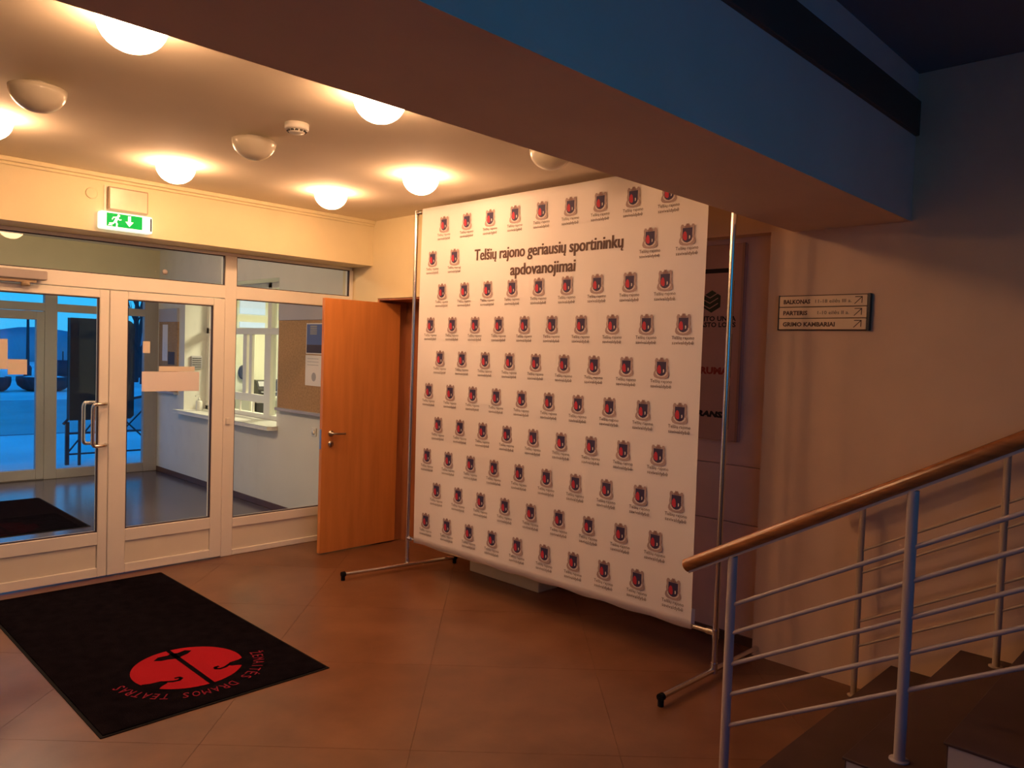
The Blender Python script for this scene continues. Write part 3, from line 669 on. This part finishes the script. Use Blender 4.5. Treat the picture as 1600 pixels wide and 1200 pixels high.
BY0, BY1, BZ0, BZ1 = 2.123, 4.508, 0.232, 2.728
def sag(y, z):
    t = (z-BZ0)/(BZ1-BZ0); s = (y-BY0)/(BY1-BY0)
    w = 0.006*math.sin(s*17+1.0)*(0.25+abs(t-0.5)*1.3) + 0.004*math.sin(s*7.3+t*4) + 0.003*math.sin(s*29+t*3)*max(0, t-0.7)*3
    return BX-0.022-0.010*math.sin(math.pi*t)-0+w*0.55
NY, NZ = 64, 48
vs = []; fs = []
for i in range(NZ+1):
    for k in range(NY+1):
        y = BY0+(BY1-BY0)*k/NY; z = BZ0+(BZ1-BZ0)*i/NZ
        z2 = z
        if i == 0: z2 = z-0.004*math.sin(k*0.7)
        vs.append((sag(y, z), y, z2))
for i in range(NZ):
    for k in range(NY):
        a = i*(NY+1)+k; fs.append((a, a+1, a+NY+2, a+NY+1))
# sleeve returns over the top and under the bottom bar
for i, zz in ((NZ, BZ1), (0, BZ0)):
    o_ = len(vs)
    for k in range(NY+1):
        y = BY0+(BY1-BY0)*k/NY
        vs += [(BX+0.016, y, zz), (BX+0.018, y, zz-(0.10 if i else -0.10))]
    for k in range(NY):
        a, b = i*(NY+1)+k, i*(NY+1)+k+1
        fs.append((a, b, o_+2*(k+1), o_+2*k)); fs.append((o_+2*k, o_+2*(k+1), o_+2*(k+1)+1, o_+2*k+1))
sb = MB(); sb.add(vs, fs, 0, True)
sheet_o = child(sb, 'banner_sheet', M['banner'], bd)

# one emblem with its caption (shared mesh)
fb = lambda u, v, d_: (-d_, -u, v)
eg = MB()
half = [(0.0, 0.052), (0.006, 0.062), (0.012, 0.052), (0.018, 0.044), (0.027, 0.056), (0.037, 0.055), (0.042, 0.042), (0.040, 0.020), (0.043, 0.0), (0.041, -0.018), (0.047, -0.030), (0.049, -0.045), (0.042, -0.058), (0.028, -0.064), (0.0, -0.067)]
half = [(x*1.10, y) for x, y in half]
poly = half+[(-x, y) for x, y in reversed(half[1:-1])]
eg.flat(poly, fb, 0.0, 0)                                          # grey supporters
for sg in (-1, 1):
    eg.flat([(sg*0.033, 0.036), (sg*0.037, 0.02), (sg*0.036, -0.005), (sg*0.031, -0.01), (sg*0.031, 0.03)], fb, 0.0004, 1)
    eg.flat([(sg*0.033, -0.024), (sg*0.040, -0.026), (sg*0.037, -0.040), (sg*0.021, -0.0525), (sg*0.0, -0.055), (sg*0.0, -0.0505), (sg*0.018, -0.046), (sg*0.031, -0.035)], fb, 0.0004, 5)   # ribbon
shield = [(-0.032, 0.035), (0.032, 0.035), (0.032, -0.020), (0.027, -0.035), (0.016, -0.045), (0.0, -0.050), (-0.016, -0.045), (-0.027, -0.035), (-0.032, -0.020)]
eg.flat(shield, fb, 0.0008, 2)
eg.flat([(-0.022, 0.012), (-0.014, 0.016), (-0.006, 0.008), (-0.002, -0.010), (-0.001, -0.030), (-0.008, -0.038), (-0.020, -0.034), (-0.029, -0.022), (-0.029, -0.004)], fb, 0.0012, 3)      # red field
eg.flat([(0.011, -0.016), (0.014, -0.008), (0.019, -0.012), (0.020, -0.022), (0.017, -0.029), (0.011, -0.028), (0.013, -0.021)], fb, 0.0012, 5)   # white charge
eg.flat([(-0.016, 0.036), (-0.020, 0.046), (-0.010, 0.044), (-0.006, 0.056), (0.0, 0.060), (0.006, 0.056), (0.010, 0.044), (0.020, 0.046), (0.016, 0.036)], fb, 0.0008, 4)  # crown
eg.v = [(x, y*0.95, z*0.93) for x, y, z in eg.v]
put2d(eg, text2d('Telšių rajono', 0.026, 0.140), fb, 0.0004, 6, 0, -0.076)
put2d(eg, text2d('savivaldybė', 0.026, 0.134), fb, 0.0004, 6, 0, -0.104)
EM_MATS = [M['p_grey'], M['p_light'], M['p_navy'], M['p_red'], M['p_maroon'], M['p_white'], M['p_dark']]
first = None
for row in range(10):
    z = 2.594-0.2410*row
    cols = [4.252-0.2357*c for c in range(9)] if row % 2 == 0 else [4.367-0.2363*c for c in range(10)]
    if row == 1: cols = [cols[0], cols[1], cols[8], cols[9]]
    for y in cols:
        x = min(sag(y+dy, z+dz) for dy in (-0.075, -0.04, 0, 0.04, 0.075) for dz in (-0.12, -0.08, -0.04, 0, 0.06))-0.0016
        if first is None:
            o = eg.build('emblem', EM_MATS); first = o
        else:
            o = first.copy(); COL.objects.link(o)
        o.parent = sheet_o; o.location = Vector((x, y, z))-parent_loc(sheet_o)
tb = MB()
for du_ in (-0.0032, 0.0, 0.0032):
    put2d(tb, text2d('Telšių rajono geriausių sportininkų', 0.108, 1.262, bold=0.001, res=4), fb, du_*0.05, 0, du_, 0)
    put2d(tb, text2d('apdovanojimai', 0.108, 0.552, bold=0.001, res=4), fb, du_*0.05, 0, du_, -0.118)
o = tb.build('title_lettering', M['p_dark']); o.parent = sheet_o
o.location = Vector((BX, 3.292, 2.345))-parent_loc(sheet_o)
for v in o.data.vertices: v.co.x += sag(3.292+v.co.y, 2.345+v.co.z)-BX-0.0015

# ------------------------------------------------------------------ pale plinth behind the banner
pn = empty('display_plinth', (4.08, 3.95, 0), 'low pale plinth standing on the floor behind the banner', 'plinth')
child(MB().box(3.98, 3.56, 0, RX-0.016, 4.28, 0.30), 'base', M['plinth'], pn, bevel=0.004)
child(MB().box(3.955, 3.50, 0.085, 3.985, 4.64, 0.30), 'front_board', M['plinth'], pn, bevel=0.003)

# ------------------------------------------------------------------ sponsor board in the recess
sp = empty('sponsor_board', (RX, 2.6, 1.2), 'brown sponsor board with logos half hidden behind the banner', 'sign board')
child(MB().box(RX-0.03, 2.195, 1.20, RX, 3.35, 2.375), 'panel', M['board_wood'], sp, bevel=0.003)
e_ = MB()
for ya in (2.195, 3.335): child(MB().box(RX-0.042, ya, 1.20, RX-0.03, ya+0.015, 2.375), 'frame_strip', M['board_edge'], sp)

fs_ = face_x(RX-0.03)
bk = MB()
bk.flat([(-3.2, 2.205), (-2.275, 2.205), (-2.275, 2.232), (-3.2, 2.232)], fs_, 0.001)
for z0, z1 in ((1.90, 2.155), (1.58, 1.84), (1.27, 1.53)):
    bk.flat([(-2.268, z0), (-2.260, z0), (-2.260, z1), (-2.268, z1)], fs_, 0.001)
child(bk, 'dividers', M['ink_black'], sp)
lg = MB(); cu_, cv_ = -2.405, 2.035; r_ = 0.068
hexp = [(cu_+r_*math.cos(math.radians(90+60*q)), cv_+r_*math.sin(math.radians(90+60*q))) for q in range(6)]
lg.flat(hexp, fs_, 0.001, 0)
for dv_ in (-0.03, 0.002, 0.034):
    stroke(lg, [(cu_-0.052, cv_+0.02+dv_-0.012), (cu_-0.012, cv_+dv_-0.012), (cu_+0.042, cv_+dv_+0.018)], 0.006, fs_, 0.002, 1)
child(lg, 'logo', [M['ink_green'], M['board_wood']], sp)
t_ = MB()
put2d(t_, text2d('KREDITO UNIJA', 0.040, 0.33, bold=0.0012), fs_, 0.001, 0, -2.405, 1.930)
put2d(t_, text2d('MAŽASTO LOBIS', 0.040, 0.33, bold=0.0012), fs_, 0.001, 0, -2.405, 1.893)
tg = text2d('TRANSA', 0.046, 0.26, bold=0.003)
tg = ([(x+0.25*y, y) for x, y in tg[0]], tg[1])
child(t_, 'lettering', M['ink_black'], sp); t_ = MB()
put2d(t_, tg, fs_, 0.001, 0, -2.385, 1.352)
child(t_, 'lettering', M['ink_black'], sp)
t_ = MB(); put2d(t_, text2d('VITRUMA', 0.055, 0.30, bold=0.003), fs_, 0.001, 0, -2.42, 1.615)
child(t_, 'red_lettering', M['ink_red'], sp)

# ------------------------------------------------------------------ direction sign on the stair wall
ds = empty('direction_sign', (SX, 1.7, 1.86), 'cream three-row direction sign with arrows on the stair wall', 'sign')
S0, S1, SZ0, SZ1 = -1.930, -1.462, 1.862, 2.046
child(MB().prism([(S0-0.004, SZ0-0.003), (S1+0.002, SZ0-0.003), (S1+0.002, SZ1+0.003), (S0-0.004, SZ1+0.003)], face_x(SX), 0.0, 0.012), 'back_rail', M['sign_ink'], ds)
child(MB().box(SX-0.026, -S1-0.0165, SZ0-0.004, SX, -S1-0.002, SZ1+0.004), 'end_cap', M['dark_plastic'], ds, bevel=0.002)
child(MB().box(SX-0.026, -S0+0.002, SZ0-0.004, SX, -S0+0.006, SZ1+0.004), 'end_cap', M['dark_plastic'], ds, bevel=0.001)
fp = face_x(SX-0.024); hh = (SZ1-SZ0)/3
rows = (('BALKONAS', '11-18 eilės III a.'), ('PARTERIS', '1-10 eilės II a.'), ('GRIMO KAMBARIAI', None))
for q, (a, b) in enumerate(rows):
    zt = SZ1-q*hh; zc = zt-hh/2
    pla = child(MB().box(SX-0.024, -S1, zt-hh+0.002, SX-0.010, -S0, zt-0.002), 'sign_plate', M['sign_plate'], ds, bevel=0.0015)
    t_ = MB()
    put2d(t_, text2d(a, 0.031, 0.148 if q == 0 else (0.135 if q == 1 else 0.285), bold=0.0012, align='LEFT'), fp, 0.001, 0, S0+0.024, zc-0.003)
    child(t_, 'row_word', M['sign_ink'], pla); t_ = MB()
    if b: put2d(t_, text2d(b, 0.026, 0.19 if q == 0 else 0.165, align='LEFT'), fp, 0.001, 0, S0+(0.20 if q == 0 else 0.215), zc-0.002)
    if b: child(t_, 'row_number', M['sign_ink'], pla)
    ar = MB(); u_ = S1-0.062
    stroke(ar, [(u_, zc-0.018), (u_+0.036, zc+0.017)], 0.004, fp, 0.001)
    stroke(ar, [(u_+0.002, zc+0.018), (u_+0.037, zc+0.018), (u_+0.036, zc-0.014)], 0.004, fp, 0.001)
    child(ar, 'arrow', M['sign_ink'], pla)

# ------------------------------------------------------------------ stairs
st = empty('staircase', (3.4, 1.25, 0), kind='structure', label='dark-treaded stairs rising along the sign wall')
RUN, RISE, NS = 0.305, 0.17, 10
for n in range(1, NS+1):
    y1 = 1.25-RUN*(n-1); y0 = y1-RUN if n < NS else YB; z = RISE*n
    sp_ = child(MB().box(2.66, y0, 0, SX, y1, z-0.010), 'step', M['stair_side'], st)
    child(MB().box(2.657, y0, z-0.010, SX, y1+0.014, z).box(2.662, y1, z-RISE, SX, y1+0.006, z-0.010), 'tread', M['tread'], sp_, bevel=0.002)

def railing(x, y_posts, zoff, y_start, y_end, label, post_r, bar_r, wood_r, bars_from, mm='white_metal'):
    rl = empty('stair_railing', (x, y_posts[0], 0), label, 'railing', 'railings of the stairs')
    slope = RISE/RUN
    za = lambda y: 0.826+zoff+slope*(1.665-y)
    hr = child(MB().tube([(x, y_start, za(y_start)), (x, y_end, za(y_end))], wood_r, 18), 'handrail', M['rail_wood'], rl, bevel=0)
    dy = 0.0
    sub = MB()
    a, b = y_start-0.02, y_end
    for q in (0,):
        zz0, zz1 = za(a)-wood_r-0.006, za(b)-wood_r-0.006
        sub.add([(x-0.014, a, zz0-0.004), (x+0.014, a, zz0-0.004), (x+0.014, a, zz0+0.010), (x-0.014, a, zz0+0.010), (x-0.014, b, zz1-0.004), (x+0.014, b, zz1-0.004), (x+0.014, b, zz1+0.010), (x-0.014, b, zz1+0.010)],
                [(0,1,2,3),(7,6,5,4),(0,4,5,1),(1,5,6,2),(2,6,7,3),(3,7,4,0)])
    child(sub, 'flat_bar', M['white_metal'], hr)
    for y, zb in y_posts_z(y_posts):
        child(MB().tube([(x, y, zb), (x, y, za(y)-wood_r-0.006)], post_r, 14).lathe([(0.002, zb), (post_r+0.014, zb), (post_r+0.014, zb+0.005), (0.002, zb+0.005)], (x, y, 0), 16), 'post', M[mm], rl)
    for q, zb in enumerate((0.712, 0.598, 0.472, 0.350, 0.224)):
        f_ = lambda y: zb+zoff*0+slope*(1.455-y)
        child(MB().tube([(x, bars_from, f_(bars_from)), (x, y_end, f_(y_end))], bar_r, 10), 'rail_bar', M[mm], rl)
    return rl
def y_posts_z(ys):
    out = []
    for y in ys:
        n = 0
        for k in range(1, NS+1):
            if y < 1.25-RUN*(k-1): n = k
        out.append((y, RISE*n))
    return out
railing(2.78, (1.46, 0.815, 0.20, -0.41, -1.02), 0.0, 1.668, -1.1, 'white stair railing with wooden handrail on the open side', 0.0185, 0.0085, 0.0275, 1.46)
railing(3.99, (1.40, 0.79, 0.17, -0.44, -1.05), 0.035, 1.55, -1.1, 'second white railing of the stairs, against the sign wall', 0.0155, 0.0065, 0.022, 1.40, 'cream_metal')

# ------------------------------------------------------------------ outside
struct(MB().box(-80, OY+0.1, -0.35, 120, 140, -0.15).box(-80, -60, -0.35, 120, YB-0.2, -0.15), 'snowy_ground', M['snow'])
struct(MB().box(-60, 16.5, -0.15, 80, 25.5, -0.135), 'street', M['road'])
struct(MB().box(0, OY+0.1, -0.15, 4.6, 11.9, -0.02), 'entrance_terrace', M['snow'])
# distant tree line with an uneven top
vs = []; fs = []; N = 150
for i in range(N+1):
    x = -60+i*1.2; h = 2.0+0.25*math.sin(i*0.31)+0.15*math.sin(i*0.9+1)+random.random()*0.2
    for (yy, zz) in ((66, -0.2), (66.5, h*0.7), (68.5, h), (72, h*0.8), (72.5, -0.2)): vs.append((x, yy+random.uniform(-.3, .3), zz))
for i in range(N):
    for k in range(4): a = i*5+k; fs.append((a, a+1, a+6, a+5))
tl = MB(); tl.add(vs, fs, 0, True)
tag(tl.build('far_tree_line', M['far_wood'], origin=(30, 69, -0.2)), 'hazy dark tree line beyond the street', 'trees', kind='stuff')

def from_px(px, py, z=-0.15):
    d_ = fw*F_PX+r2*(px-800)-u2*(py-600); t = (z-CAM_H)/d_.z
    return Vector((0, 0, CAM_H))+d_*t
def planter(px0, px1, py, label):
    a, b = from_px(px0, py, -0.135), from_px(px1, py, -0.135); c = (a+b)/2; w = (b-a).length
    p = empty('planter', (c.x, c.y, -0.135), label, 'planter', 'dark planters across the street')
    pr2 = [(0.002, 0), (w*0.30, 0), (w*0.38, 0.05), (w*0.47, 0.18), (w*0.5, 0.34), (w*0.495, 0.48), (w*0.45, 0.48), (w*0.44, 0.43), (0.002, 0.43)]
    child(MB().lathe(pr2, (c.x, c.y, -0.135), 28), 'bowl', M['stone_dark'], p)
    child(MB().lathe([(0.002, 0.50), (w*0.3, 0.49), (w*0.44, 0.435), (0.002, 0.435)], (c.x, c.y, -0.135), 24), 'snow_cap', M['snow'], p)
planter(-44, 18, 611, 'dark bowl planter across the street at the far left edge')
planter(24, 112, 610, 'wide dark bowl planter across the street beside the lamp post')
b = from_px(43, 598, -0.15)
lp = empty('street_lamp', b, 'slim dark street lamp outside the entrance', 'street lamp')
hh = 2.85
child(MB().tube([b, b+Vector((0, 0, hh))], 0.06, 10, radii=[0.075, 0.045]), 'pole', M['iron'], lp)
child(MB().lathe([(0.002, 0), (0.13, 0), (0.15, 0.6), (0.10, 0.7), (0.002, 0.7)], b, 14), 'base', M['iron'], lp)
child(MB().lathe([(0.002, hh), (0.08, hh), (0.17, hh+0.22), (0.20, hh+0.25), (0.05, hh+0.36), (0.002, hh+0.36)], b, 14), 'lantern', M['screen_grey'], lp)
def tree(px, py, h, label, seed):
    rng = random.Random(seed); b = from_px(px, py)
    t = empty('bare_tree', b, label, 'tree', 'bare trees outside the entrance')
    pts = [b+Vector((rng.uniform(-.12, .12)*i, rng.uniform(-.1, .1)*i, h*i/5)) for i in range(6)]
    child(MB().tube(pts, 0.1, 8, radii=[0.15, 0.12, 0.10, 0.075, 0.05, 0.02]), 'trunk', M['bark'], t)
    br = MB()
    for q in range(16):
        s0 = pts[rng.randint(1, 4)]; a = rng.uniform(0, 6.28); l = rng.uniform(.5, 1.3)
        p1 = s0+Vector((math.cos(a)*l*.45, math.sin(a)*l*.45, l*.8)); p2 = p1+Vector((math.cos(a)*l*.2, math.sin(a)*l*.3, l*.8))
        br.tube([s0, p1, p2], 0.03, 5, radii=[0.04, 0.025, 0.008])
    child(br, 'branches', M['bark'], t)
tree(211, 597, 6.5, 'left one of the bare trees right of the black panel', 1)
tree(217, 590, 7.5, 'middle one of the bare trees right of the black panel', 2)
tree(224, 600, 6.0, 'right one of the bare trees, beside the entrance frame', 3)
tree(-60, 590, 7.0, 'bare tree at the far left of the street view', 4)
# litter bin and posts beyond
b = from_px(98, 592)
lb = empty('litter_bin', b, 'small dark litter bin outside between frame and black panel', 'litter bin')
child(MB().lathe([(0.002, 0.05), (0.22, 0.05), (0.26, 0.85), (0.24, 0.85), (0.002, 0.8)], b, 16), 'bin_body', M['iron'], lb)
child(MB().tube([b, b+Vector((0, 0, 1.25))], 0.03, 8), 'bin_post', M['iron'], lb)
# ramp railing with the black panel on it
RY = 11.45
rr = empty('ramp_railing', (3.6, RY, -0.02), 'dark iron ramp railing outside with cross braces', 'railing')
for x in (3.18, 3.62, 4.35): child(MB().box(x-0.022, RY-0.022, -0.02 if x < 4.5 else -0.15, x+0.022, RY+0.022, 0.56 if x < 3.3 else 0.95), 'post', M['iron'], rr)
child(MB().tube([(3.13, RY, 0.53), (3.30, RY, 0.72), (4.45, RY, 0.95)], 0.018, 8), 'top_rail', M['iron'], rr)
child(MB().tube([(3.18, RY, 0.40), (4.45, RY, 0.40)], 0.012, 8).tube([(3.18, RY, 0.12), (4.45, RY, 0.12)], 0.012, 8), 'rail', M['iron'], rr)
for a, b in (((3.62, 0.12), (4.35, 0.9)), ((3.62, 0.85), (4.35, 0.12)), ((3.18, 0.12), (3.62, 0.7))): child(MB().tube([(a[0], RY+0.015, a[1]), (b[0], RY+0.015, b[1])], 0.011, 8), 'cross_brace', M['iron'], rr)
bp_ = empty('black_panel', (3.6, 11.3, 0.6), 'large black rounded panel standing outside the entrance glass', 'panel')
x0, x1, z0, z1 = 3.165, 3.965, 0.60, 1.955
rc = 0.10
poly = [(x0, z0), (x1-0.04, z0), (x1, z0+0.04)]+[(x1-rc+rc*math.cos(a*math.pi/10), z1-rc+rc*math.sin(a*math.pi/10)) for a in range(6)]+[(x0, z1)]
child(MB().prism(poly, lambda u, v, d_: (u, d_, v), 11.28, 11.40), 'body', M['black_panel'], bp_, bevel=0.006)
for x in (3.30, 3.82): child(MB().tube([(x, 11.34, -0.02), (x, 11.34, 0.60)], 0.02, 8), 'leg', M['iron'], bp_)
